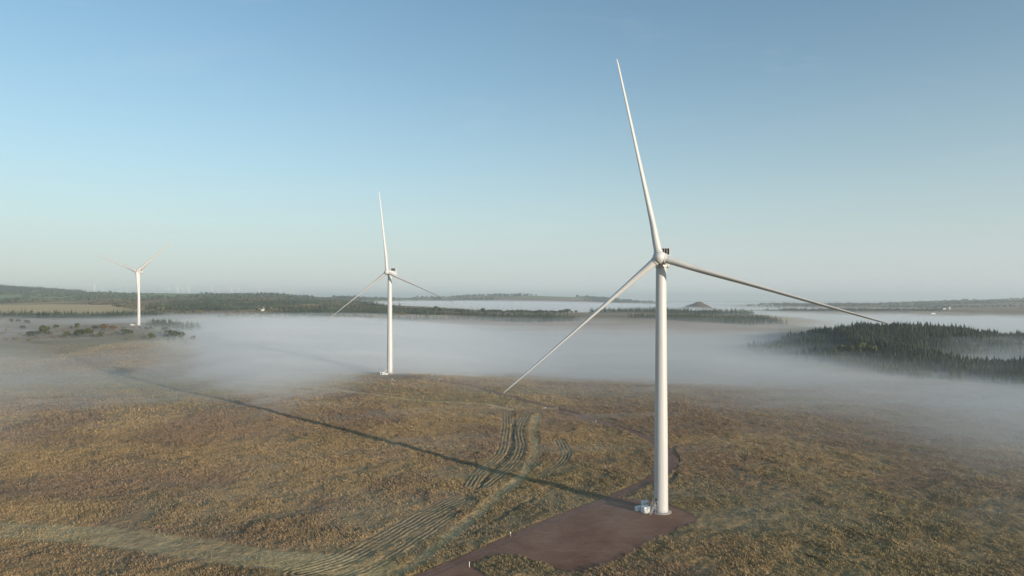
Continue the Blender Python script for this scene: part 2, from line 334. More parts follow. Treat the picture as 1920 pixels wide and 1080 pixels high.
# land cover colours (real albedo)
GAIN = 1.72
OCH = np.array([0.200, 0.142, 0.078]); BRN = np.array([0.150, 0.106, 0.068]); GRN = np.array([0.142, 0.114, 0.060])
RUS = np.array([0.172, 0.117, 0.076]); STR = np.array([0.26, 0.20, 0.115]); DRK = np.array([0.062, 0.056, 0.036])
MEAD = np.array([0.085, 0.115, 0.052]); PALE = np.array([0.24, 0.18, 0.10])
def mixc(a, b, t): return a * (1 - t[..., None]) + b * t[..., None]
def cover(X, Y):
    r = np.hypot(X, Y); u = 960 + F * X / np.maximum(Y, 1)
    base = mixc(np.broadcast_to(OCH, X.shape + (3,)), BRN, sstep(0.40, 0.62, fbm(X / 42., Y / 42., 21, 4)))
    base = mixc(base, RUS, 0.7 * sstep(0.5, 0.75, fbm(X / 75., Y / 75., 31, 3)))
    base = mixc(base, GRN, 0.6 * sstep(0.50, 0.72, fbm(X / 55., Y / 55., 41, 4)))
    # greener right of the near turbine, and low on the left
    g = sstep(55, 80, X) * (1 - sstep(240, 330, Y)) * sstep(0.35, 0.55, fbm(X / 30., Y / 30., 51, 3))
    base = mixc(base, GRN * 1.05, 0.5 * g)
    base = mixc(base, GRN * np.array([1.05, 1.1, 1]), 0.7 * sstep(430, 520, Y) * (1 - sstep(540, 600, Y)) * (1 - sstep(-180, -90, X)))
    base = mixc(base, BRN * 0.9, 0.6 * sstep(330, 420, Y) * (X > 40))
    # beyond the valley: patchwork of moor, rough grass and meadow
    far = sstep(620, 900, r)
    cell = fbm(X / 260., Y / 420., 61, 3); c2 = fbm(X / 120., Y / 170., 71, 3)
    f = mixc(np.broadcast_to(BRN, X.shape + (3,)), PALE, sstep(0.50, 0.60, cell))
    f = mixc(f, GRN, sstep(0.48, 0.58, c2)); f = mixc(f, RUS, sstep(0.56, 0.64, fbm(X / 300., Y / 300., 81, 2)))
    # straw field on the left
    s_ = sstep(1480, 1620, Y) * (1 - sstep(2350, 2500, Y)) * (1 - sstep(215, 260, u))
    f = mixc(f, STR * 1.5, 0.95 * s_)
    s2 = np.clip(1.6 - np.hypot((u - 300) / 90., (Y - 2050) / 260.), 0, 1) + np.clip(1.4 - np.hypot((u - 455) / 40., (Y - 1900) / 90.), 0, 1) + np.clip(1.4 - np.hypot((u - 390) / 60., (Y - 2700) / 160.), 0, 1)
    f = mixc(f, STR * 1.35, 0.85 * np.clip(s2, 0, 1))
    # green meadows on the hill beyond and pale brown skyline hill
    md = sstep(3400, 3800, r) * (1 - sstep(5600, 6000, r)) * (u < 420)
    f = mixc(f, MEAD * 1.7, 0.85 * md)
    hill = sstep(4300, 4800, r) * (u < 60); f = mixc(f, DRK * 0.8, 0.9 * hill)
    f = mixc(f, RUS * 0.8, 0.8 * sstep(4100, 4600, r) * (u > 380) * (u < 640) * (r < 6500))
    f = mixc(f, MEAD * 1.5, sstep(5200, 6000, r) * sstep(0.42, 0.56, fbm(X / 600., Y / 900., 91, 3)))
    # red brown slopes in front of the middle woods
    f = mixc(f, RUS * 1.25, 0.75 * sstep(1150, 1250, Y) * (1 - sstep(1500, 1650, Y)) * (u > 640) * (u < 1460))
    base = mixc(base, f, far)
    # heap
    q = np.hypot((X - 968) / np.where(X < 968, 135., 62.), (Y - 3500) / 130.); base = mixc(base, np.array([0.10, 0.075, 0.06]), (1 - sstep(1.3, 1.6, q)))
    return base * GAIN

# ------------------------------------------------------------------ the ground: one sheet to the horizon
front = np.radians(np.arange(-41, 41.001, 0.082))
back = np.radians(np.concatenate([np.arange(44, 320, 4.0)]))
ang = np.concatenate([front, back])
def geo(a, b, q): n = int(math.log(b / a) / q); return list(np.geomspace(a, b, n, endpoint=False))
rad = np.array([4.0, 30, 60, 90, 110, 125] + geo(135, 470, 0.0024) + geo(470, 3000, 0.006) + geo(3000, 30000, 0.014) + [30000.0])
A_, R_ = np.meshgrid(ang, rad, indexing='ij')
X = R_ * np.sin(A_) / np.cos(np.clip(((A_ + math.pi) % (2 * math.pi)) - math.pi, -0.72, 0.72)); Y = R_ * np.cos(A_) / np.cos(np.clip(((A_ + math.pi) % (2 * math.pi)) - math.pi, -0.72, 0.72))
Z = zg(X, Y); col = cover(X, Y)
rr = np.hypot(X, Y)
nearm = (rr > 130) & (rr < 900) & (np.abs(A_) < 0.72)
xn, yn = X[nearm], Y[nearm]
dr, _ = line_dist(xn, yn, road_line)
flat = sstep(2.6, 4.2, dr) * (1 - in_poly(xn, yn, pad_poly)) * (1 - in_poly(xn, yn, spur_poly)) * (1 - in_poly(xn, yn, T2pad))
rough = (fbm(xn / 2.6, yn / 2.6, 7, 3) - 0.45) * 0.75 + (fbm(xn / 9., yn / 9., 9, 2) - 0.5) * 0.9
rough = rough * (1 - 0.6 * sstep(500, 800, rr[nearm]))
cn = col[nearm]; dz = np.zeros(xn.shape)
trackmask = np.zeros(xn.shape)
for (P, w, s_, h, kind) in tracks:
    d, sg = line_dist(xn, yn, P)
    wob = (fbm(xn / 7., yn / 7., 77, 2) - 0.5) * 2.0 + (fbm(xn / 1.6, yn / 1.6, 79, 2) - 0.5) * 1.0
    m = (1 - sstep(w * 0.7, w * 1.15, d + wob)) * (0.55 + 0.45 * sstep(0.35, 0.6, fbm(xn / 9., yn / 9., 83, 3)))
    if kind == 'swath':
        rg = 0.5 + 0.5 * np.cos(2 * math.pi * (d * sg + wob * 0.35) / s_)
        dz += m * h * (rg - 0.3); cn = mixc(cn, mixc(np.broadcast_to(BRN * 0.75, cn.shape), STR * GAIN * 1.1, sstep(0.25, 0.7, rg)), 0.85 * m)
    elif kind == 'green':
        dz += m * h * 0.6; cn = mixc(cn, (GRN * 0.40 + STR * 1.0) * GAIN + 0.35 * (STR - GRN) * sstep(0.4, 0.7, fbm(xn / 3., yn / 3., 5, 3))[..., None], 0.8 * m)
    else:
        dz += m * h; cn = mixc(cn, DRK * 1.3, 0.5 * m)
    trackmask = np.maximum(trackmask, m)
Z[nearm] += rough * flat * (1 - 0.65 * trackmask) + dz * flat - 0.10 * (1 - flat)
col[nearm] = cn
na, nr = X.shape
idx = np.arange(na * nr).reshape(na, nr)
i2 = np.roll(idx, -1, axis=0)
quads = np.stack([idx[:, :-1], idx[:, 1:], i2[:, 1:], i2[:, :-1]], -1).reshape(-1, 4)
V = np.stack([X, Y, Z], -1).reshape(-1, 3)
V = np.vstack([V, [[0, 0, tab(0, 1)]]]); ctr = len(V) - 1
tri = np.stack([idx[:, 0], i2[:, 0], np.full(na, ctr)], -1)
me = np_mesh('ground', V, quads[:, ::-1], tri[:, ::-1], M_ground, True)
ca = me.color_attributes.new('cover', 'FLOAT_COLOR', 'POINT')
cc = np.ones((len(V), 4), np.float32); cc[:-1, :3] = col.reshape(-1, 3) * np.array([1.08, 1.0, 0.86]); cc[-1, :3] = BRN; ca.data.foreach_set('color', cc.ravel())
ground = tag(link('ground', me), kind='structure')

def ribbon(name, P, w, m, lift, jag=0.35):
    P = np.array(P); t = np.gradient(P, axis=0); t /= np.hypot(t[:, 0], t[:, 1])[:, None]; nrm = np.stack([-t[:, 1], t[:, 0]], -1)
    cols = np.linspace(-1, 1, 7); V = []
    for k, c in enumerate(cols):
        j = (rng.random(len(P)) - 0.5) * jag * (abs(c) > 0.9)
        q = P + nrm * (c * (w + j))[:, None]; V.append(np.column_stack([q, zg(q[:, 0], q[:, 1]) + lift]))
    V = np.array(V); n = len(P); ii = np.arange(7 * n).reshape(7, n)
    q = np.stack([ii[:-1, :-1], ii[:-1, 1:], ii[1:, 1:], ii[1:, :-1]], -1).reshape(-1, 4)
    return tag(link(name, np_mesh(name, V.reshape(-1, 3), q[:, ::-1], None, m, True)), kind='structure')
def patch(name, P, m, lift):
    import bmesh
    bm = bmesh.new(); P = np.array(P)
    vs_ = [bm.verts.new((x + (random.random() - .5) * .7 + 1.0 * (float(fbm(x / 4., y / 4., 5, 2)) - .5), y + (random.random() - .5) * .7, zz(x, y) + lift)) for x, y in P]
    bm.faces.new(vs_); bmesh.ops.triangulate(bm, faces=bm.faces[:])
    me = bpy.data.meshes.new(name); bm.to_mesh(me); bm.free(); me.materials.append(m)
    return tag(link(name, me), kind='structure')
ribbon('road', road_line, 2.5, M_gravel, 0.05)
patch('hardstanding', pad_poly, M_gravel, 0.062)
patch('road', spur_poly, M_gravel, 0.056)
patch('hardstanding', T2pad, M_gravel, 0.07)
for off in (-0.95, 0.95):        # wheel tracks worn into the road
    t = np.gradient(road_line, axis=0); t /= np.hypot(t[:, 0], t[:, 1])[:, None]
    ribbon('wheel_track', road_line + np.stack([-t[:, 1], t[:, 0]], -1) * off, 0.35, M_rut, 0.078, 0.2)

# ------------------------------------------------------------------ rough grass tussocks
def tufts(n, r0, r1, hs, seed, f0, f1):
    g = np.random.default_rng(seed)
    a = g.uniform(-0.70, 0.70, n); r = np.sqrt(g.uniform(r0 ** 2, r1 ** 2, n)); x = r * np.sin(a); y = r * np.cos(a)
    u = 960 + F * x / y; k = (u > -160) & (u < 2080) & (y > 150)
    x, y = x[k], y[k]
    rr0 = np.hypot(x, y); k = g.random(len(x)) < sstep(f0[0], f0[1], rr0) * (1 - sstep(f1[0], f1[1], rr0)); x, y = x[k], y[k]
    dens = fbm(x / 7., y / 7., 15, 3); k = g.random(len(x)) < sstep(0.25, 0.6, dens) * 0.9 + 0.1; x, y = x[k], y[k]
    d, _ = line_dist(x, y, road_line); k = (d > 2.7) & ~in_poly(x, y, pad_poly) & ~in_poly(x, y, spur_poly) & ~in_poly(x, y, T2pad); x, y = x[k], y[k]
    cn = cover(x, y); hh = np.ones(len(x)); keep = np.ones(len(x), bool)
    for (P, w, s_, h, kind) in tracks:
        d, _ = line_dist(x, y, P); m = d < w
        keep &= ~(m & (g.random(len(x)) < (0.85 if kind == 'swath' else 0.6)))
        if kind == 'swath': cn[m] = STR * 1.1
        if kind == 'green': cn[m] = 1.15 * (GRN * 0.5 + STR * 0.6) * 1.35
        hh[m] *= (0.4 if kind == 'swath' else 0.6)
    x, y, cn, hh = x[keep], y[keep], cn[keep], hh[keep]
    n = len(x); z = zg(x, y) + (fbm(x / 2.6, y / 2.6, 7, 3) - 0.45) * 0.75 + (fbm(x / 9., y / 9., 9, 2) - 0.5) * 0.9 - 0.12
    cn = cn * (0.84 + 0.5 * g.random(n)[:, None]) * np.array([1.0, 1.0, 0.95]) * 1.12
    B = 6; V = []; sz = hs * hh * (0.45 + 0.9 * fbm(x / 12., y / 12., 19, 2)) * g.uniform(0.6, 1.3, n)
    V = np.zeros((n, B, 3, 3), np.float32)
    for b in range(B):
        t = g.uniform(0, 2 * math.pi, n); w = sz * g.uniform(0.12, 0.26, n); lean = sz * g.uniform(0.2, 0.9, n)
        ox = np.cos(t) * sz * 0.2; oy = np.sin(t) * sz * 0.2
        V[:, b, 0] = np.stack([x + ox - np.sin(t) * w, y + oy + np.cos(t) * w, z], -1)
        V[:, b, 1] = np.stack([x + ox + np.sin(t) * w, y + oy - np.cos(t) * w, z], -1)
        V[:, b, 2] = np.stack([x + ox + np.cos(t) * lean, y + oy + np.sin(t) * lean, z + sz * g.uniform(0.7, 1.2, n)], -1)
    V = V.reshape(-1, 3); T = np.arange(len(V)).reshape(-1, 3)
    me = np_mesh('moor_grass', V, None, T, M_grass)
    ca = me.color_attributes.new('cover', 'FLOAT_COLOR', 'POINT')
    cc = np.ones((len(V), 4), np.float32); cc[:, :3] = np.repeat(cn, B * 3, axis=0); ca.data.foreach_set('color', cc.ravel())
    return me
tag(link('moor_grass', tufts(400000, 340, 900, 0.85, 2, (350, 440), (650, 900))), 'coarser grass tussocks fading into the fog farther out on the moor', 'grass', kind='stuff')
tag(link('moor_grass', tufts(560000, 150, 460, 0.58, 1, (100, 120), (380, 460))), 'rough tussocks of dry ochre grass covering the moor around the nearest turbine', 'grass', kind='stuff')

# ------------------------------------------------------------------ wind turbines
HUB_H, BR, OVER, TILT = 82.0, 67.6, 4.6, R(6)
def tower_mesh():
    b = MB(); prof = []
    seams = [0, 14, 30, 46, 63, 79.6]
    for z in np.linspace(0, 79.6, 60):
        t = z / 79.6; prof.append((2.25 - 0.22 * min(1, t * 2) - 0.38 * max(0, t - 0.35) / 0.65, z))
    b.lathe(prof, 64)
    return b.mesh('tower', M_tower)
def seam_mesh(zc):
    b = MB()
    for z in (zc,):
        t = z / 79.6; r = 2.25 - 0.22 * min(1, t * 2) - 0.38 * max(0, t - 0.35) / 0.65
        b.lathe([(r - .01, z - .05), (r + 0.015, z - .05), (r + 0.015, z + .05), (r - .01, z + .05)], 64)
    return b.mesh('flange', M_tower)
def blade_mesh():
    n = 32; V = []; st = []
    rs = np.concatenate([np.linspace(1.2, 5, 8), np.linspace(6.5, 64, 44), [65.2, 66.2, 66.9, 67.35, 67.6]])
    for r in rs:
        s = (r - 1.2) / (67.6 - 1.2)
        c = float(np.interp(r, [1.2, 5, 9, 14, 25, 36, 50, 63.5], [2.45, 2.45, 2.55, 2.4, 1.70, 1.28, 1.0, 0.68]))
        if r > 63.5: c = 0.68 * math.sqrt(max(0.004, 1 - ((r - 63.5) / 4.12) ** 2))
        th = float(np.interp(r, [1.2, 3, 8, 14, 25, 45, 67], [1.0, 1.0, 0.85, 0.70, 0.62, 0.55, 0.5]))
        blend = float(sstep(3, 12, np.array(r)))
        tw = R(float(np.interp(r, [1, 12, 25, 45, 67], [14, 12, 6, 1.5, -1])))
        ph = PITCH + tw
        pre = 2.6 * s ** 2.2                     # pre-bend, towards the pressure side
        for k in range(n):
            t = 2 * math.pi * k / n
            xc, yc = math.cos(t), math.sin(t)                           # round root
            xa = 0.5 * (1 + math.cos(t)); th_ = 5 * (0.2969 * math.sqrt(max(xa, 0)) - 0.1260 * xa - 0.3516 * xa ** 2 + 0.2843 * xa ** 3 - 0.1015 * xa ** 4)
            px_ = (0.3 - xa) * c; py_ = th_ * th * c * (1 if yc >= 0 else -0.75)
            qx = (-xc * c / 2) * (1 - blend) + px_ * blend; qy = (yc * c / 2 * th) * (1 - blend) + py_ * blend
            # chord in rotor plane (X) turned towards the wind (-Y) by the pitch
            x = -(qx * math.cos(ph) - qy * math.sin(ph)); y = -(qx * math.sin(ph) + qy * math.cos(ph))
            V.append((x, y - pre * math.cos(PITCH) * 0.5, r))
    fs = []
    for i in range(len(rs) - 1):
        for k in range(n): fs.append((i * n + k, (i + 1) * n + k, (i + 1) * n + (k + 1) % n, i * n + (k + 1) % n))
    fs += [tuple(range(n)), tuple(reversed([(len(rs) - 1) * n + k for k in range(n)]))]
    b = MB(); b.add(V, fs, True); b.sm[-1] = b.sm[-2] = False
    return b.mesh('blade', M_white)
PITCH = R(42)
AX = Matrix.Rotation(-TILT, 4, 'X')      # nacelle frame: -Y is the wind side, tilted up
HUBP = Vector((0, -OVER * math.cos(TILT), HUB_H + OVER * math.sin(TILT)))
TOPM = Matrix.Translation((0, 0, HUB_H)) @ AX
def hub_mesh():                          # spinner, in hub coordinates, axis along -Y
    b = MB(); rot = Matrix.Rotation(R(90), 4, 'X')      # Z -> -Y
    prof = [(1.75, -1.75), (2.0, -1.2), (2.12, -0.4), (2.1, 0.4), (1.92, 1.1), (1.6, 1.65), (1.15, 2.1), (0.6, 2.38), (0.15, 2.46)]
    b.lathe(prof, 48, M=rot); return b
def make_turbine(full=True):
    root = link('wind_turbine', None)
    tw = link('tower', tower_mesh(), root); [link('flange', seam_mesh(q), tw) for q in (14, 30, 46, 63)]
    b = MB(); b.lathe([(3.35, -0.6), (3.35, 0.16), (3.15, 0.22), (2.45, 0.22), (2.4, 0.34), (2.2, 0.34)], 64); b.build('foundation', M_conc, root)
    # nacelle, rounded box lofted along Y
    b = MB(); secs = [(-2.7, 1.55, 1.55, 0.0), (-2.2, 1.85, 1.85, 0), (-1.2, 1.98, 1.95, 0), (3, 2.02, 2.0, 0.05), (7.2, 2.0, 1.9, 0.1), (8.8, 1.85, 1.55, 0.3), (9.3, 1.6, 1.25, 0.4)]
    n = 32; V = []
    for (y, w, h, cz) in secs:
        for k in range(n):
            t = 2 * math.pi * k / n; ct, st = math.cos(t), math.sin(t); e = 0.32
            V.append(TOPM @ Vector((w * math.copysign(abs(ct) ** e, ct), y, cz + h * math.copysign(abs(st) ** e, st))))
    fs = []
    for i in range(len(secs) - 1):
        for k in range(n): fs.append((i * n + k, (i + 1) * n + k, (i + 1) * n + (k + 1) % n, i * n + (k + 1) % n))
    fs += [tuple(range(n)), tuple(reversed([(len(secs) - 1) * n + k for k in range(n)]))]
    b.add(V, fs, True); nac = b.build('nacelle', M_white, root)
    # yaw skirt under nacelle
    b = MB(); b.lathe([(1.72, 79.3), (1.85, 79.5), (1.85, 80.6), (1.7, 80.7)], 48); b.build('yaw_skirt', M_white, nac)
    # roof radiator leaning forward, with white side cheeks and pale bars
    CM = TOPM @ Matrix.Translation((0, 6.0, 1.9)) @ Matrix.Rotation(R(9), 4, 'X')
    b = MB(); b.box(-1.95, 1.95, -0.12, 0.12, 0.75, 2.75, CM); rad_ = b.build('radiator', M_dark, nac)
    b = MB()
    for x in (-1.25, -0.42, 0.42, 1.25): b.box(x - 0.07, x + 0.07, -0.17, 0.17, 0.72, 2.78, CM)
    b.box(-2.0, 2.0, -0.16, 0.16, 0.62, 0.76, CM); b.box(-2.0, 2.0, -0.16, 0.16, 2.75, 2.83, CM); b.build('bar', M_white, rad_)
    for sx in (-1, 1):
        b = MB(); x0, x1 = sorted((sx * 2.02, sx * 2.12))
        P = [(-0.15, -0.1), (2.2, -0.1), (1.3, 2.85), (-0.2, 2.85)]
        V = [CM @ Vector((x, y, z)) for x in (x0, x1) for (y, z) in P]
        b.add(V, [(0, 1, 2, 3), (7, 6, 5, 4), (0, 4, 5, 1), (1, 5, 6, 2), (2, 6, 7, 3), (3, 7, 4, 0)]); b.build('side_plate', M_white, nac)
    for x in (-1.3, 0.1, 1.2): b = MB(); b.bar(CM @ Vector((x, 0, 2.8)), CM @ Vector((x, 0, 4.1)), 0.035); b.build('sensor_mast', M_steel, nac)
    hb = hub_mesh().build('hub', M_white, root)
    for k in range(3):
        bl = link('blade', BLADE, root)
        c = MB(); c.lathe([(1.42, 0.9), (1.42, 2.2), (1.32, 2.32), (1.2, 2.32)], 40); c.build('root_collar', M_white, bl)
    return root
BLADE = blade_mesh()
def pose(root, x, y, z, psi, theta, chord=1.0):
    root.location = (x, y, z); root.rotation_euler = (0, 0, psi)
    hub = [c for c in root.children if c.name.startswith('hub')][0]; hub.matrix_local = Matrix.Translation(HUBP) @ AX
    blades = [c for c in root.children if c.name.startswith('blade')]
    n = Vector((0, -math.cos(TILT), math.sin(TILT))); u = Vector((1, 0, 0)); v = Vector((0, math.sin(TILT), math.cos(TILT)))
    for k, b in enumerate(blades):
        t = theta + k * 2 * math.pi / 3
        cone = R(2.6)
        er = (u * math.cos(t) + v * math.sin(t)) * math.cos(cone) + n * math.sin(cone)
        et = (u * math.sin(t) - v * math.cos(t)); ey = er.cross(et)
        b.matrix_local = Matrix.Translation(HUBP) @ Matrix((et, ey, er)).transposed().to_4x4() @ Matrix.Diagonal((chord, chord, 1, 1))
def copy_tree(o, parent=None):
    c = o.copy(); C.objects.link(c); c.parent = parent
    for ch in o.children: copy_tree(ch, c)
    return c
t1 = make_turbine(); tag(t1, 'nearest and largest white wind turbine, standing at the corner of the red gravel pad', 'wind turbine', 'white wind turbines on the moor')
T1 = (48.45, 221.9)
pose(t1, T1[0], T1[1], zz(*T1), R(-19), R(102.2))
# stair and door belong to the near turbine's tower (ladder side faces left towards the cabinets)
def stairs(root, az, sc_=1.0):
    b = MB(); D = Matrix.Rotation(az - root.rotation_euler.z, 4, 'Z')         # local +X points out of the door
    def P(x, y, z): return D @ Vector((x, y, z))
    for s in (-0.62, 0.62):
        b.bar(P(2.35, s, 2.75), P(3.3, s, 2.75), 0.05); b.bar(P(3.3, s, 2.75), P(5.6, s, 0.25), 0.055)
        b.bar(P(2.35, s, 3.85), P(3.3, s, 3.85), 0.045); b.bar(P(3.3, s, 3.85), P(5.6, s, 1.35), 0.045); b.bar(P(3.3, s, 3.3), P(5.6, s, .8), 0.035)
        for q in (2.4, 3.3): b.bar(P(q, s, 2.75), P(q, s, 3.87), 0.04)
        b.bar(P(4.45, s, 1.5), P(4.45, s, 2.6), 0.04); b.bar(P(5.6, s, 0.1), P(5.6, s, 1.37), 0.045)
        b.bar(P(3.3, s, 0.1), P(3.3, s, 2.75), 0.05)
    b.box(2.3, 3.3, -0.62, 0.62, 2.7, 2.78, D)
    for k in range(11):
        t = (k + 0.5) / 11; x = 3.3 + 2.3 * t; z = 2.75 - 2.5 * t; b.box(x - 0.13, x + 0.13, -0.6, 0.6, z - 0.03, z, D)
    b.build('stairs', M_steel, root)
    b = MB(); b.box(2.12, 2.30, -0.5, 0.5, 2.8, 4.9, D, 0.04); b.build('door', M_vent, root)
stairs(t1, R(216))
t2 = copy_tree(t1); tag(t2, 'middle distance white wind turbine rising out of the bright fog bank', 'wind turbine', 'white wind turbines on the moor')
T2 = (-99.9, 558.)
pose(t2, T2[0], T2[1], 7.3, R(-18.7), R(97.9))
t3 = copy_tree(t1); tag(t3, 'far white wind turbine at the left with one blade hanging down in front of its tower', 'wind turbine', 'white wind turbines on the moor')
T3 = (-567., 1037.)
pose(t3, T3[0], T3[1], 25.8, R(-3.7), R(38.9 + 120), 1.9)
t4 = copy_tree(t1); tag(t4, 'wind turbine beyond the left edge, only a blade tip reaching into view', 'wind turbine', 'white wind turbines on the moor')
x4 = -1180.; y4 = 1400.
pose(t4, x4, y4, zz(x4, y4), R(0), R(30))

def rbox(name, dims, m, parent, loc, rz=0, bev=0.05):
    b = MB(); w, d, h = dims; b.box(-w / 2, w / 2, -d / 2, d / 2, 0, h, None, bev)
    o = b.build(name, m, parent, loc); o.rotation_euler = (0, 0, rz); return o
def cabinet(u, v, dims, rz, label, roof=True):
    x, y = at(u, v); z = zz(x, y) + 0.06
    w, d, h = dims
    r = link('switchgear_cabinet', None, None, (x, y, z)); r.rotation_euler = (0, 0, rz)
    tag(r, label, 'cabinet', 'white cabinets beside the nearest turbine')
    rbox('plinth', (w + .1, d + .1, .18), M_conc, r, (0, 0, 0), 0, .02)
    rbox('housing', (w, d, h), M_cab, r, (0, 0, .18))
    rbox('lid', (w + .16, d + .16, .09), M_cab, r, (0, 0, h + .185), 0, .03)
    for sx in (-1, 1):
        dd = rbox('door', (w * .46, .05, h * .82), M_cab, r, (sx * w * .24, -d / 2 - .02, .18 + h * .09), 0, .015)
        vb = MB()
        for k in range(4): vb.box(-w * .15, w * .15, -.05, -.03, h * .58 + k * .07, h * .60 + k * .07)
        vb.build('vent', M_vent, dd)
    return r
cabinet(1210, 961.5, (2.3, 1.9, 1.75), R(28), 'square white switchgear cabinet nearest the stairs of the closest turbine')
cabinet(1197, 958.5, (2.0, 1.2, 1.25), R(28), 'low white cabinet farthest from the turbine, left of the square one')
cabinet(1209, 954.5, (2.3, 1.1, 2.3), R(28), 'tall narrow white cabinet standing behind the other two')

def kiosk(x, y, z, label, rz=0.1):
    r = link('transformer_kiosk', None, None, (x, y, z)); r.rotation_euler = (0, 0, rz); tag(r, label, 'kiosk', 'white kiosks beside the farther turbines')
    rbox('housing', (3.4, 2.2, 2.2), M_cab, r, (0, 0, 0)); rbox('roof', (3.7, 2.5, .15), M_cab, r, (0, 0, 2.21), 0, .04)
    rbox('housing', (2.6, 1.6, 1.5), M_cab, r, (2.4 + .75, -.4, 0)); rbox('door', (1.2, .06, 1.8), M_vent, r, (-.6, -1.12, .2), 0, .015)
    return r
kx, ky = T2[0] - 5.4, T2[1] - 3; kiosk(kx, ky, zz(kx, ky), 'white transformer kiosk beside the base of the turbine in the fog')
kx, ky = T3[0] - 9, T3[1] - 4; kiosk(kx, ky, zz(kx, ky), 'white transformer kiosk at the foot of the far left turbine')

# ------------------------------------------------------------------ fence, gate, marker posts, stones
def fence(name, P, off, label, i0, i1, every=2):
    t = np.gradient(P, axis=0); t /= np.hypot(t[:, 0], t[:, 1])[:, None]
    Q = (P + np.stack([-t[:, 1], t[:, 0]], -1) * off)[i0:i1:every]
    # even spacing
    x0, y0 = Q[0]; r = link('wire_fence', None, None, (x0, y0, zz(x0, y0))); tag(r, label, 'fence', 'wire fences along the gravel road')
    pm = MB(); pm.bar((0, 0, -.3), (0, 0, 1.25), 0.075, 6, 0.065); pmesh = pm.mesh('post', M_wood); w = MB(); prev = None
    for (x, y) in Q:
        z = zz(x, y); o = link('post', pmesh, r, (x - x0, y - y0, z - zz(x0, y0))); o.rotation_euler = (random.uniform(-.06, .06), random.uniform(-.06, .06), random.random())
        c = Vector((x - x0, y - y0, z - zz(x0, y0)))
        if prev is not None:
            for h in (.5, .8, 1.1): w.bar(prev + Vector((0, 0, h)), c + Vector((0, 0, h)), 0.008, 3)
        prev = c
    w.build('wire', M_steel, r); return r
nl = len(road_line)
di = [int(np.argmin(np.hypot(road_line[:, 0] - p[0], road_line[:, 1] - p[1]))) for p in (at(1175, 922), at(1252, 848), at(1020, 761), at(880, 723))]
fence('f', road_line, 4.2, 'post and wire fence on the inner side of the curving gravel road', di[0], di[2], 4)
fence('f', road_line, -4.2, 'post and wire fence on the outer side of the curving gravel road', di[0] + 4, di[2], 5)
gx, gy = at(1016, 768); gx2, gy2 = at(1046, 768)
g = link('farm_gate', None, None, (gx, gy, zz(gx, gy))); tag(g, 'grey tubular field gate with a small white sign beside the gravel road', 'gate')
vec = Vector((gx2 - gx, gy2 - gy, zz(gx2, gy2) - zz(gx, gy))); b = MB()
for h in (.3, .55, .8, 1.05, 1.3): b.bar(Vector((0, 0, h)) + vec * .03, vec * .97 + Vector((0, 0, h)), .035, 6)
for q in (.03, .5, .97): b.bar(vec * q + Vector((0, 0, .25)), vec * q + Vector((0, 0, 1.35)), .035)
b.build('bar', M_steel, g)
for q in (0, 1): b = MB(); b.bar(vec * q + Vector((0, 0, -.3)), vec * q + Vector((0, 0, 1.6)), .11, 8); b.build('post', M_wood, g)
b = MB(); p = vec * .22; b.box(p.x - .3, p.x + .3, p.y - .08, p.y - .05, p.z + .9, p.z + 1.35); b.build('sign', M_render, g)
def marker(u, v, h, r_, label, cap):
    x, y = at(u, v); o = link('marker_post', None, None, (x, y, zz(x, y))); tag(o, label, 'post')
    b = MB(); b.bar((0, 0, -.2), (0, 0, h), r_, 8); b.build('post', M_wood if cap else M_render, o)
    if cap: b = MB(); b.lathe([(r_ * 1.25, h - .32), (r_ * 1.3, h), (r_ * .8, h + .06)], 12); b.build('cap', M_render, o)
marker(957, 1007, 1.35, .14, 'dark marker post with a white cap at the left edge of the gravel pad', True)
marker(880, 1064, 1.5, .10, 'pale slim post at the fork of the gravel tracks near the bottom edge', False)
marker(1117, 792, 1.0, .16, 'short white marker post beside the gravel road beyond the gate', False)
def rock(u, v, s, label):
    x, y = at(u, v); b = MB(); import bmesh
    bm = bmesh.new(); bmesh.ops.create_icosphere(bm, subdivisions=2, radius=s)
    for vv in bm.verts: vv.co *= random.uniform(.75, 1.15); vv.co.z *= .6
    me = bpy.data.meshes.new('boulder'); bm.to_mesh(me); bm.free(); me.materials.append(M_rock)
    tag(link('boulder', me, None, (x, y, zz(x, y) + s * .25)), label, 'boulder')
rock(739, 715, 1.0, 'pale boulder in the grass just below the turbine in the fog')
rock(735, 712, .8, 'smaller pale boulder left of the one below the foggy turbine')
rock(823, 712, .8, 'pale stone right of the turbine in the fog, at the near side of the road')
rock(810, 705, .7, 'pale stone half lost in the fog right of the middle turbine')

# ------------------------------------------------------------------ trees
def conifer_arrays(g, h=12., tiers=9, arms=9, w=2.6):
    V = []; T = []
    for k in range(tiers):
        t = k / (tiers - 1); z0 = h * (0.10 + 0.80 * t); rr_ = w * (1 - t) ** 0.8 + 0.25; up = h * 0.16
        for a in range(arms):
            th = 2 * math.pi * (a + g.random()) / arms; L_ = rr_ * g.uniform(.65, 1.2); wd = rr_ * g.uniform(.3, .5)
            dx, dy = math.cos(th), math.sin(th); b = len(V)
            V += [(0, 0, z0 + up), (dx * L_ - dy * wd, dy * L_ + dx * wd, z0 - up * g.uniform(0, .5)), (dx * L_ + dy * wd, dy * L_ - dx * wd, z0 - up * g.uniform(0, .5)), (dx * L_ * 1.15, dy * L_ * 1.15, z0 + up * .1)]
            T += [(b, b + 1, b + 3), (b, b + 3, b + 2)]
    b = len(V); V += [(0.25, 0, h * .85), (-.12, .2, h * .85), (-.12, -.2, h * .85), (0, 0, h * 1.04)]; T += [(b, b + 1, b + 3), (b + 1, b + 2, b + 3), (b + 2, b, b + 3)]
    return np.array(V), np.array(T)
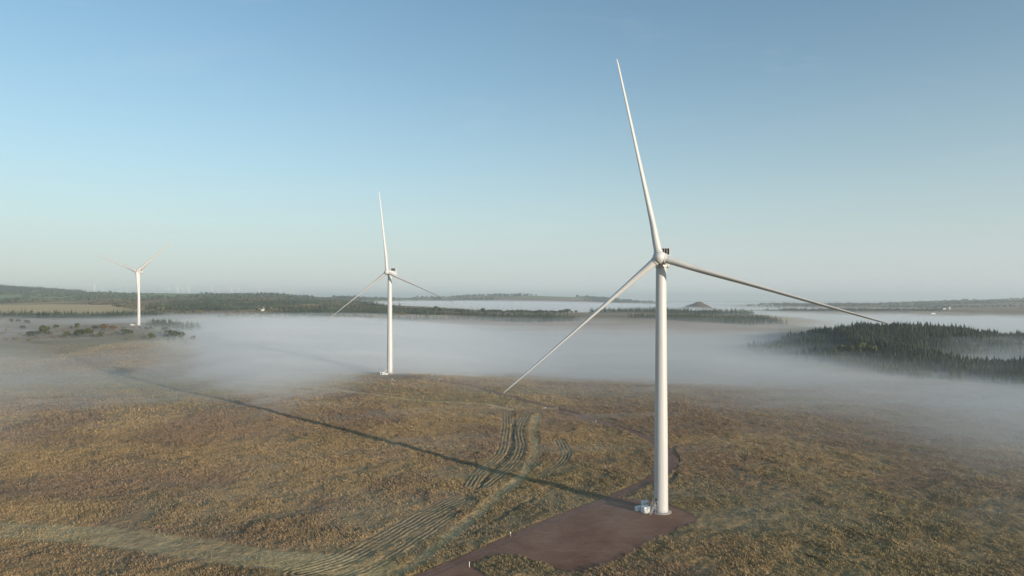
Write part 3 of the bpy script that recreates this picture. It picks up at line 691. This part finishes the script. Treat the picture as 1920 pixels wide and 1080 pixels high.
def broad_arrays(g, h=7., w=4.5, n=420, leaf=.55, lobes=7):
    V = []; T = []; cs = [(0, 0, h * .6, w * .55)] + [(g.uniform(-.6, .6) * w, g.uniform(-.6, .6) * w, h * g.uniform(.35, .75), w * g.uniform(.3, .5)) for _ in range(lobes)]
    for i in range(n):
        cx, cy_, cz, r_ = cs[g.integers(len(cs))]; d = g.normal(size=3); d /= np.linalg.norm(d); p = np.array([cx, cy_, cz]) + d * r_ * g.uniform(.6, 1.05) * np.array([1, 1, .8])
        p[2] = max(p[2], .25)
        a = np.cross(d, g.normal(size=3)); a /= np.linalg.norm(a); c = np.cross(d, a); s = leaf * g.uniform(.6, 1.4); b = len(V)
        V += [p + a * s, p - a * s * .5 + c * s * .9, p - a * s * .5 - c * s * .9 + d * s * .3]; T.append((b, b + 1, b + 2))
    return np.array(V), np.array(T)
G = np.random.default_rng(4)
CON = [conifer_arrays(G, G.uniform(11, 14), 9, 9, G.uniform(2.1, 2.9)) for _ in range(5)]
CONLO = [conifer_arrays(G, G.uniform(9, 12), 4, 5, 2.7) for _ in range(5)]
BRO = [broad_arrays(G, G.uniform(6, 8), G.uniform(3.6, 4.6)) for _ in range(4)]
BROLO = [broad_arrays(G, 6., 3.6, 46, 1.5, 4) for _ in range(4)]
def trunk_mesh(h, r_):
    b = MB(); b.bar((0, 0, -.6), (0.05, 0.05, h), r_, 7, r_ * .3)
    for k in range(5):
        t = k * 2.4; z = h * (.35 + .12 * k); b.bar((0, 0, z), (math.cos(t) * h * .12, math.sin(t) * h * .12, z + h * .07), r_ * .35, 4, r_ * .12)
    return b.mesh('trunk', M_bark)
con_mesh = [(np_mesh('crown', v, None, t, (M_needle, M_needle, M_needle2)[i % 3]), trunk_mesh(9, .2)) for i, (v, t) in enumerate(CON)]
bro_mesh = [(np_mesh('crown', v, None, t, (M_leaf, M_leaf, M_leaf2, M_needle2)[i % 4]), trunk_mesh(4.2, .25)) for i, (v, t) in enumerate(BRO)]
def tree(name, pair, x, y, s, label, cat, group, sz=1.0):
    o = link(name, None, None, (x, y, zz(x, y) - .2)); o.rotation_euler = (0, 0, random.uniform(0, 6.28)); o.scale = (s, s, s * sz)
    link('crown', pair[0], o); link('trunk', pair[1], o); return tag(o, label, cat, group)
def forest(name, pts, protos, m, label, smin=.75, smax=1.25, cat='forest'):
    if not len(pts): return
    pts = np.array(pts); Vs = []; Ts = []; base = 0; z = zg(pts[:, 0], pts[:, 1]) - .3
    which = rng.integers(len(protos), size=len(pts))
    for k, (v, t) in enumerate(protos):
        q = np.where(which == k)[0]
        if not len(q): continue
        a = rng.uniform(0, 6.28, len(q)); s = rng.uniform(smin, smax, len(q)) * (0.55 + 0.95 * fbm(pts[q, 0] / 38., pts[q, 1] / 38., 44, 2)); sz = s * rng.uniform(.85, 1.2, len(q))
        ca_, sa = np.cos(a), np.sin(a)
        P = np.empty((len(q), len(v), 3), np.float32)
        P[:, :, 0] = (v[None, :, 0] * ca_[:, None] - v[None, :, 1] * sa[:, None]) * s[:, None] + pts[q, 0][:, None]
        P[:, :, 1] = (v[None, :, 0] * sa[:, None] + v[None, :, 1] * ca_[:, None]) * s[:, None] + pts[q, 1][:, None]
        P[:, :, 2] = v[None, :, 2] * sz[:, None] + z[q][:, None]
        Ts.append((t[None] + (np.arange(len(q)) * len(v))[:, None, None] + base).reshape(-1, 3)); Vs.append(P.reshape(-1, 3)); base += len(q) * len(v)
    me = np_mesh(name, np.vstack(Vs), None, np.vstack(Ts), m)
    return tag(link(name, me), label, cat, kind='stuff')
def scatter(upoly, spacing, gap=0.0, seed=0, gs=60., wob=0.5):   # points on the ground inside an outline given by bearing (photo column) and distance
    W = np.array([((u - 960) / F * d, d) for (u, d) in upoly]); x0, y0 = W.min(0); x1, y1 = W.max(0)
    gx_, gy_ = np.meshgrid(np.arange(x0, x1, spacing), np.arange(y0, y1, spacing)); gx_ = gx_.ravel(); gy_ = gy_.ravel()
    gx_ = gx_ + rng.uniform(-wob, wob, gx_.shape) * spacing; gy_ = gy_ + rng.uniform(-wob, wob, gy_.shape) * spacing
    ex = (fbm(gx_ / 45., gy_ / 45., seed + 3, 2) - .5) * 50; ey = (fbm(gx_ / 45., gy_ / 45., seed + 9, 2) - .5) * 50
    k = in_poly(gx_ + ex, gy_ + ey, W)
    if gap: k &= fbm(gx_ / gs, gy_ / gs, seed, 3) > gap
    return np.stack([gx_[k], gy_[k]], -1)
# the plantation on the right
plant = scatter([(1405, 950), (1500, 850), (1640, 780), (1800, 705), (2000, 630), (2350, 600), (2350, 1000), (2000, 1060), (1850, 1080), (1700, 1120), (1600, 1150), (1500, 1080), (1430, 1010)], 4.3, 0.27, 40, 45.)
uu = 960 + F * plant[:, 0] / plant[:, 1]
k_ = ~((uu > 1740) & (plant[:, 1] > 800) & (plant[:, 1] < 858)) & ~(np.hypot((uu - 1500) / 50., (plant[:, 1] - 890) / 22.) < 1); plant = plant[k_]; uu = uu[k_]
vis = (uu > 1400) & (uu < 1925)
order = np.argsort(np.where(vis, plant[:, 1], 1e9)); own = np.zeros(len(plant), bool); own[order[:300]] = True
for (x, y) in plant[own]:
    tree('conifer', random.choice(con_mesh), x, y, random.uniform(.55, .95) * (0.55 + 0.95 * float(fbm(x / 38., y / 38., 44, 2))), 'dark green conifer along the near edge of the plantation on the right', 'tree', 'conifers along the near edge of the plantation', random.uniform(.85, 1.15))
forest('conifer_plantation', plant[~own], CON, M_needle, 'dense dark conifer plantation covering the low hill on the right', .6, 1.05)
# younger paler trees in front of it, partly in the mist
M_youngc = mat('young_needles', (0.075, 0.090, 0.040), 0.85, (0.05, 0.35), spec=0.2)
forest('young_plantation', scatter([(1560, 800), (1700, 690), (1850, 630), (2100, 560), (2200, 600), (1900, 700), (1760, 770), (1640, 810)], 4.0, 0.42, 50, 30.), CONLO, M_youngc, 'paler young conifers in the mist below the dark plantation', .45, .8, 'young trees')
# clump of broad crowns standing proud
for i, (u, d, s) in enumerate([(1561, 835, 2.0), (1580, 832, 2.2), (1602, 826, 2.3), (1618, 822, 2.4), (1633, 818, 2.2), (1442, 925, 1.7), (1462, 918, 1.8), (1481, 910, 1.6)]):
    x = (u - 960) / F * d; a = i < 5
    tree('broadleaf_tree', bro_mesh[i % 2], x, d, s, 'tall olive green tree in the broad clump at the near edge of the plantation' if a else 'rounded dark tree at the left end of the plantation', 'tree', 'olive green trees at the plantation edge' if a else 'rounded trees at the left end of the plantation', 1.15)
# middle woods
M_midn = mat('far_needles', (0.070, 0.092, 0.052), 0.85, (0.012, 0.45), spec=0.15)
M_midl = mat('far_leaves', (0.125, 0.115, 0.060), 0.85, (0.012, 0.5), spec=0.15)
forest('conifer_wood', scatter([(270, 1900), (420, 1620), (560, 1500), (700, 1480), (900, 1500), (1010, 1420), (1090, 1500), (1060, 1650), (820, 1750), (700, 2500), (560, 2900), (380, 2900), (300, 2500)], 11.0, 0.47, 60, 160.), CONLO, M_midn, 'wide belt of conifer woodland beyond the fog in the middle of the photo', .8, 1.3)
forest('scrub_wood', scatter([(150, 2600), (300, 1750), (420, 1450), (640, 1440), (760, 1600), (700, 2200), (500, 3400), (100, 3300), (0, 2700)], 17.0, 0.47, 64, 120.), BROLO, M_midl, 'olive brown scrub and birch woodland scattered between the conifer blocks', .8, 1.4, 'woodland')
forest('conifer_wood', scatter([(1105, 1960), (1240, 1950), (1330, 1940), (1330, 2040), (1240, 2080), (1105, 2050)], 9.0, 0.2, 66), CONLO, M_midn, 'dark tree line on the ridge left of the nearest tower', .9, 1.4)
forest('conifer_wood', scatter([(1255, 1560), (1330, 1500), (1400, 1420), (1470, 1500), (1440, 1720), (1300, 1760), (1250, 1700), (1160, 1640)], 9.0, 0.2, 67), CONLO, M_midn, 'conifer block on the slope just right of the nearest tower', .8, 1.2)
forest('conifer_wood', scatter([(1270, 2080), (1400, 2040), (1415, 2130), (1280, 2180)], 8.0, 0.0, 68), CONLO, M_midn, 'thin dark tree belt on the ridge in front of the cone shaped hill', .9, 1.4)
forest('hedgerow_trees', scatter([(720, 1950), (1060, 1900), (1100, 1990), (900, 2050), (720, 2040)], 14.0, 0.35, 69), BROLO, M_midn, 'rounded hedgerow trees on the ridge in front of the distant fog', .8, 1.5, 'trees')
forest('conifer_wood', scatter([(0, 1500), (120, 1400), (200, 1350), (300, 1500), (290, 1640), (150, 1520), (0, 1600)], 8.0, 0.22, 70), CONLO, M_midn, 'dark conifer belt left of the far turbine below the straw coloured field', .8, 1.3)
forest('conifer_wood', scatter([(285, 1020), (370, 990), (375, 1090), (290, 1110)], 5.5, 0.2, 71), CONLO, M_youngc, 'small conifer clump in the mist right of the far left turbine', .6, .9)
forest('distant_woods', scatter([(-100, 2500), (300, 3100), (700, 3300), (640, 4700), (300, 4700), (0, 4300)], 30.0, 0.53, 72, 260.), BROLO, M_midn, 'scattered distant woods and hedges on the far left hillside', 1.2, 2.4, 'woods')
forest('distant_woods', scatter([(-100, 4300), (60, 4300), (160, 4700), (160, 5050), (-100, 5100)], 16.0, 0.3, 75, 260.), CONLO, M_midn, 'dark wood covering the hilltop at the far left', 1.0, 1.5, 'woods')
forest('distant_woods', scatter([(620, 5000), (950, 5200), (1250, 5200), (1250, 6600), (640, 7500)], 42.0, 0.55, 73, 420.), BROLO, M_midn, 'woods and hedges on the distant hill behind the fog', 1.8, 3.2, 'woods')
forest('tree_belt', scatter([(1390, 3150), (1560, 3080), (1640, 3100), (1760, 3050), (1760, 3180), (1640, 3230), (1540, 3260), (1400, 3240)], 13.0, 0.42, 76, 170.), BROLO, M_midn, 'dark tree belt rising from the fog beyond the plantation on the right', 1.0, 1.9, 'trees')
forest('tree_belt', scatter([(1450, 4900), (1700, 4800), (1960, 4500), (1960, 4700), (1700, 5050), (1460, 5100)], 17.0, 0.45, 77, 260.), BROLO, M_midn, 'farther tree belt along the low ridge at the right', 1.1, 2.2, 'trees')
forest('distant_woods', scatter([(1330, 4200), (1600, 4000), (2100, 3700), (2100, 6500), (1350, 6500)], 40.0, 0.55, 74, 420.), BROLO, M_midn, 'woods and hedges on the low hills at the far right', 1.2, 2.4, 'woods')
# bushes and trees on the left, standing in thin mist
bush = [(60, 632, 1.0, 'dark bush'), (82, 630, 1.5, 'large round olive tree'), (126, 634, 1.0, 'dark round tree'), (146, 632, 1.35, 'broad olive tree'), (166, 632, 1.3, 'broad olive tree'), (188, 634, .9, 'greenish tree'),
        (178, 618, .8, 'small dark bush'), (196, 620, 1.1, 'rusty leaved tree'), (210, 622, 1.0, 'rusty leaved tree'), (236, 626, .9, 'round green bush'), (243, 630, 1.0, 'low dark bush'), (285, 638, 1.0, 'dark bush'),
        (322, 636, 1.6, 'large dim tree'), (340, 638, 1.2, 'dim tree'), (362, 640, .9, 'dim bush'), (44, 618, .8, 'misty tree'), (105, 618, .9, 'misty tree'), (145, 616, .9, 'misty tree'), (310, 622, .9, 'green bush'), (22, 606, .9, 'misty tree'), (34, 606, .9, 'misty tree'), (52, 607, .9, 'misty tree'), (443, 628, .7, 'faint tree top')]
where = ['farthest left of the clump below the far left turbine', 'left of the clump below the far turbine', 'left of the broad olive pair near the far turbine', 'left one of the olive pair in the near clump', 'right one of the olive pair in the near clump', 'at the right end of the near clump',
         'behind the near clump, left of the rusty trees', 'left one of two rusty trees left of the far tower', 'right one of two rusty trees left of the far tower', 'directly below left of the far tower', 'low in the mist below the far tower', 'standing alone in mist right of the far tower',
         'largest in the fading group at the fog edge', 'middle of the fading group at the fog edge', 'right end of the fading group at the fog edge', 'alone at the far left behind the clump', 'alone behind the olive pair on the left', 'at the right of two misty trees on the left', 'just below the small conifer clump', 'first of the row at the left edge', 'second of the row at the left edge', 'third of the row at the left edge', 'barely showing through the fog between the two farther turbines']
for i, ((u, v, s, nm), wh) in enumerate(zip(bush, where)):
    x, y = at(u, v); pr = bro_mesh[2] if 'rusty' in nm else bro_mesh[i % 2 if i % 3 else 3]
    tree('broadleaf_tree' if s > .95 else 'bush', pr, x, y, s * 1.25, nm + ' ' + wh, 'tree' if s > .95 else 'bush', None, 1.0)
forest('scrub', scatter([(0, 760), (420, 780), (400, 1000), (250, 960), (0, 980)], 16.0, 0.5, 80, 60.), BROLO, M_midl, 'low scrub dotted over the misty ground below the far left turbine', .25, .6, 'scrub')

# ------------------------------------------------------------------ tiny far things
def small_turbine_mesh(th):
    b = MB(); b.bar((0, 0, -2), (0, 0, 80), 2.7, 8, 1.9); b.box(-2, 2, -5, 6, 80, 84)
    for k in range(3):
        t = th + k * 2.0944; b.bar((0, -5, 82), (math.cos(t) * 48, -6, 82 + math.sin(t) * 48), 2.0, 5, .6)
    return b.mesh('wind_turbine', M_render)
sm = [small_turbine_mesh(t) for t in (1.3, 1.57, .7, 2.0)]
for i, (u, vb, d, s) in enumerate([(177, 549, 7800, 1), (193, 550, 9500, .9), (226, 549, 9000, .9), (238, 550, 9500, .8), (316, 555, 4700, .62), (332, 556, 4600, .5), (335, 556, 4600, .5), (355, 556.5, 4500, .5), (343, 552, 8800, .9), (397, 551, 8500, .9), (410, 551, 9500, .8), (434, 551, 8500, .9),
                                  (448, 554, 4600, .5), (487, 555, 4500, .4), (492, 551, 7600, .9), (526, 551, 7800, .8), (543, 557, 4400, .35), (550, 557, 4400, .4)]):
    if s >= .7: d, s = d * .66, s * .66
    x = (u - 960) / F * d; z = EYE - (vb - VH) / F * d
    if s < .55: z = zz(x, d)
    o = link('distant_wind_turbine', sm[i % 4], None, (x, d, z)); o.scale = (s,) * 3
    tag(o, 'tiny pale wind turbine standing on the far skyline hills at the left', 'wind turbine', 'tiny wind turbines on the left skyline')
for i, u in enumerate((1592, 1605, 1622, 1632, 1637)):
    d = 8500; x = (u - 960) / F * d
    o = link('distant_wind_turbine', sm[i % 4], None, (x, d, zz(x, d))); o.scale = (.62,) * 3
    tag(o, 'tiny faint wind turbine on the hazy plain at the far right', 'wind turbine', 'tiny wind turbines on the hazy plain')
def house(u, v, w, label):
    x, y = at(u, v); r = link('farmhouse', None, None, (x, y, zz(x, y))); tag(r, label, 'house'); r.rotation_euler = (0, 0, random.uniform(-.3, .3))
    b = MB(); b.box(-w / 2, w / 2, -4, 4, -1, 5.2); b.add([(-w / 2, -4, 5.2), (-w / 2, 4, 5.2), (-w / 2, 0, 8.4), (w / 2, -4, 5.2), (w / 2, 4, 5.2), (w / 2, 0, 8.4)], [(0, 2, 1), (3, 4, 5)]); b.build('wall', M_render, r)
    b = MB(); h = w / 2 + .4
    b.add([(-h, -4.5, 4.95), (h, -4.5, 4.95), (h, 0, 8.6), (-h, 0, 8.6), (-h, 4.5, 4.95), (h, 4.5, 4.95), (-h, -4.5, 5.2), (h, -4.5, 5.2), (h, 0, 8.9), (-h, 0, 8.9), (-h, 4.5, 5.2), (h, 4.5, 5.2)], [(6, 7, 8, 9), (9, 8, 11, 10), (0, 3, 2, 1), (3, 4, 5, 2), (0, 1, 7, 6), (4, 10, 11, 5), (0, 6, 9, 3), (3, 9, 10, 4), (1, 2, 8, 7), (2, 5, 11, 8)]); rf = b.build('roof', M_slate, r)
    b = MB(); b.box(w / 2 - 1.3, w / 2 - .3, -.5, .5, 8, 10.2); b.build('chimney', M_render, rf)
    for q in (-.3, 0, .3): b = MB(); b.box(q * w - .6, q * w + .6, -4.06, -3.97, 1.4, 3.2); b.build('window', M_glass, r)
house(759, 566.5, 26, 'small white farmhouse just above the far fog right of the middle turbine')
house(905, 568.5, 15, 'small white cottage at the fog edge below the distant central hill')
house(491, 583, 11, 'white cottage in the woodland clearing left of the middle turbine')
house(1768, 580, 22, 'white house left of the round white dome on the right')
house(1749, 589, 18, 'white house lowest on the right, below the round white dome')
house(1843, 575, 22, 'pale farmhouse on the hillside right of the round white dome')
house(192, 554, 34, 'pale farm building on the green slope behind the far left turbine')
x, y = at(1780, 580.5); r = link('radome', None, None, (x, y, zz(x, y))); tag(r, 'round white radar dome shining on the low hillside at the far right', 'radar dome')
b = MB(); k_ = y / 5000.
b.lathe([(5.5 * k_, -2), (5 * k_, 6 * k_)], 24); b.build('base', M_render, r)
b = MB(); b.lathe([(8.5 * k_ * math.sin(t), 12 * k_ - 8.5 * k_ * math.cos(t)) for t in np.linspace(.35, 3.1, 16)], 28); b.build('dome', M_render, r)
def mast(u, d, h, label, w=.5, name='radio_mast'):
    x = (u - 960) / F * d; b = MB(); b.bar((0, 0, -3), (0, 0, h), w, 4, w * .5)
    for k in range(3): b.bar((-w * 4, 0, h * (.6 + .14 * k)), (w * 4, 0, h * (.6 + .14 * k)), w * .3, 4)
    tag(link(name, b.mesh(name, M_steel), None, (x, d, zz(x, d))), label, 'mast')
mast(972, 6300, 52, 'thin radio mast left on the top of the distant central hill', 1.0)
mast(1019, 6300, 62, 'thin radio mast right on the top of the distant central hill', 1.0)
mast(901, 6300, 48, 'faint radio mast on the left shoulder of the distant central hill', .8)
mast(1688, 4600, 42, 'grey pylon on the tree line above the fog at the right', 1.2, 'pylon')

# ------------------------------------------------------------------ fog banks lying in the valleys, and the hazy air
def volume_mat(name, dens, col=(1, 1, 1), g=0.0):
    m = bpy.data.materials.new(name); m.use_nodes = True; t = m.node_tree; t.nodes.clear()
    p = t.nodes.new('ShaderNodeVolumePrincipled'); o = t.nodes.new('ShaderNodeOutputMaterial')
    p.inputs['Color'].default_value = tuple(col) + (1,); p.inputs['Density'].default_value = dens; p.inputs['Anisotropy'].default_value = g
    t.links.new(p.outputs[0], o.inputs['Volume']); return m
# top of the fog over bearing and distance
UF = [-400, 0, 130, 260, 500, 730, 950, 1240, 1450, 1650, 1920, 2300]
LO = -40
FT = [
 #60 120 170  222  300  400  558  700  850 1037 1300 1600 2000 2500 3200 4000 5000 6500 9000 ...
 [-6, -6, -6, -4, -3, -2, 6, 14, 20, 24, 24, 18, 10, 10, 10, 10, 10, 10, 10, -30, -85, -141],
 [-6, -6, -6, -4, -3, 0, 9.5, 16, 20, 21, 18, 14, 10, 10, 10, 10, 10, 10, 10, -30, -85, -141],
 [-6, -6, -6, -4, -3, 0, 9.0, 16, 20.5, 21.5, 20, 16, 10, 10, 10, 10, 10, 10, 10, -30, -85, -141],
 [-6, -6, -6, -4, -3, 0.5, 9.5, 16.5, 21, 23, 23, 18, 10, 10, 10, 10, 10, 10, 10, -30, -85, -141],
 [-6, -6, -6, -4, -3, 1.5, 11.5, 18, 23, 26, 26, 22, 12, 10, 10, 10, 10, 10, 10, -30, -85, -141],
 [-6, -6, -6, -5, -4, -1, 7.2, 13, 17, 19, 20, 17, 12, 18, 27, 30, 30, 20, 10, -30, -85, -141],
 [-6, -6, -6, -5, -4, -2, 4, 8, 11, 13, 13, 11, 12, 22, 28, 30, 30, 20, 0, -30, -85, -141],
 [-6, -6, -6, -5, -4, -3, 0, 2, 4, 7, 10, 10, 10, 14, 12, 10, 6, -2, -10, -30, -85, -141],
 [-6, -6, -6, -5, -4, -3, -2, 0, 1, 3, 6, 6, 8, 6, -6, -8, -6, -6, -10, -25, -85, -141],
 [-6, -6, -6, -5, -3.5, -3, -3, -8, -4, 4, 5, 5, 3, -3, -14, -12, -10, -6, -10, -25, -85, -141],
 [-5, -5, -4, -3.5, -2.5, -2, -5, -13, 3, 3, 4, 4, 0, -8, -16, -14, -10, -10, -15, -25, -85, -141],
 [-5, -5, -4, -3.5, -2.5, -2, -3, -8, -10, -2, 3, 4, 0, -5, -9, -8, -6, -10, -15, -25, -85, -141]]
ftab = Table(UF, DS, FT, 3.0)
fa = np.radians(np.arange(-44, 44.01, 0.4)); fr = np.geomspace(170, 9000, 340)
def fog_bank(name, lift, amp, dens, seed, label, streak=(90., 45.), rmin=170, rmax=9000, hug=None, col=(1, 1, 1), g=0.0, keep=None):
    fr_ = fr[(fr >= rmin) & (fr <= rmax)]
    A, D = np.meshgrid(fa, fr_, indexing='ij'); x = D * np.tan(A); y = D
    gz = zg(x, y)
    th = math.radians(-20); xs = x * math.cos(th) - y * math.sin(th); ys = x * math.sin(th) + y * math.cos(th)
    n = fbm(xs / streak[0], ys / streak[1], seed, 5, 0.55) - 0.5
    n2 = fbm(xs / 420., ys / 260., seed + 20, 2) - 0.5
    sc_ = 1 + 1.2 * sstep(900, 3000, D)
    if hug is None: top = ftab(x, y) + lift * (0.45 + 0.55 * sstep(350, 1000, D)) + (n * 2 * amp + n2 * amp) * sc_
    else: top = gz + hug + n * 2 * amp
    if keep is not None: top = top - 22 * (1 - keep(x, y))
    bot = np.minimum(gz, top) - 7
    na_, nr_ = x.shape; V = np.vstack([np.stack([x, y, top], -1).reshape(-1, 3), np.stack([x, y, bot], -1).reshape(-1, 3)])
    i = np.arange(na_ * nr_).reshape(na_, nr_); o = na_ * nr_
    f1 = np.stack([i[:-1, :-1], i[1:, :-1], i[1:, 1:], i[:-1, 1:]], -1).reshape(-1, 4)
    f2 = f1[:, ::-1] + o
    ring = np.concatenate([i[:, 0], i[-1, 1:], i[-2::-1, -1], i[0, -2:0:-1]]); nx = np.roll(ring, -1)
    f3 = np.stack([ring, ring + o, nx + o, nx], -1)
    me = np_mesh(name, V, np.vstack([f1, f2, f3]), None, volume_mat(name, dens, col, g), True)
    return tag(link(name, me), label, 'fog', kind='stuff')
def core(x, y):
    u = 960 + F * x / y
    return sstep(60, 520, u) * (1 - sstep(720, 1200, u))
FC = (0.80, 0.86, 0.90)
fog_bank('fog_bank', 0.0, 3.6, 0.0048, 101, 'thin bluish fog lying across the whole valley behind the nearest turbine', col=FC)
fog_bank('bright_fog_skirt', 4.0, 5.0, 0.0045, 117, 'softer pale skirt drifting round the brightest fog', (160., 60.), keep=lambda x, y: sstep(-100, 450, 960 + F * x / y) * (1 - sstep(700, 1300, 960 + F * x / y)), col=(1.0, 0.985, 0.955))
fog_bank('bright_fog_bank', 0.5, 4.6, 0.024, 111, 'densest and brightest fog between the nearest turbine and the one behind it', keep=core, col=(1.0, 0.985, 0.955))
fog_bank('fog_veil', 4.0, 3.4, 0.0022, 131, 'thin middle veil of the valley fog', (130., 60.), col=FC)
fog_bank('fog_veil', 8.5, 4.2, 0.0015, 141, 'thinner high veil of the valley fog', (170., 80.), col=FC)
fog_bank('fog_veil', 14.0, 5.0, 0.0008, 151, 'faint topmost veil above the valley fog', (210., 90.), col=FC)
def sides(x, y):
    u = 960 + F * x / y
    return np.maximum(sstep(1250, 1900, u), 1 - sstep(-50, 420, u)) * sstep(200, 330, y)
fog_bank('side_mist', 0, 4.0, 0.004, 171, 'thin mist creeping onto the moor at the left and right', (160., 80.), 180, 900, hug=5.0, col=FC, keep=sides)
fog_bank('ground_mist', 0, 3.2, 0.009, 161, 'thin wisps of mist drifting low over the near moorland', (70., 35.), 180, 900, hug=0.0, col=FC)

hz = MB(); hz.box(-30500, 30500, -30500, 30500, -143, 175)
haze = hz.build('haze', volume_mat('haze', 9.5e-5, (0.88, 0.96, 1.0), 0.2)); tag(haze, 'pale blue haze in the air over the whole landscape', 'haze', kind='stuff')
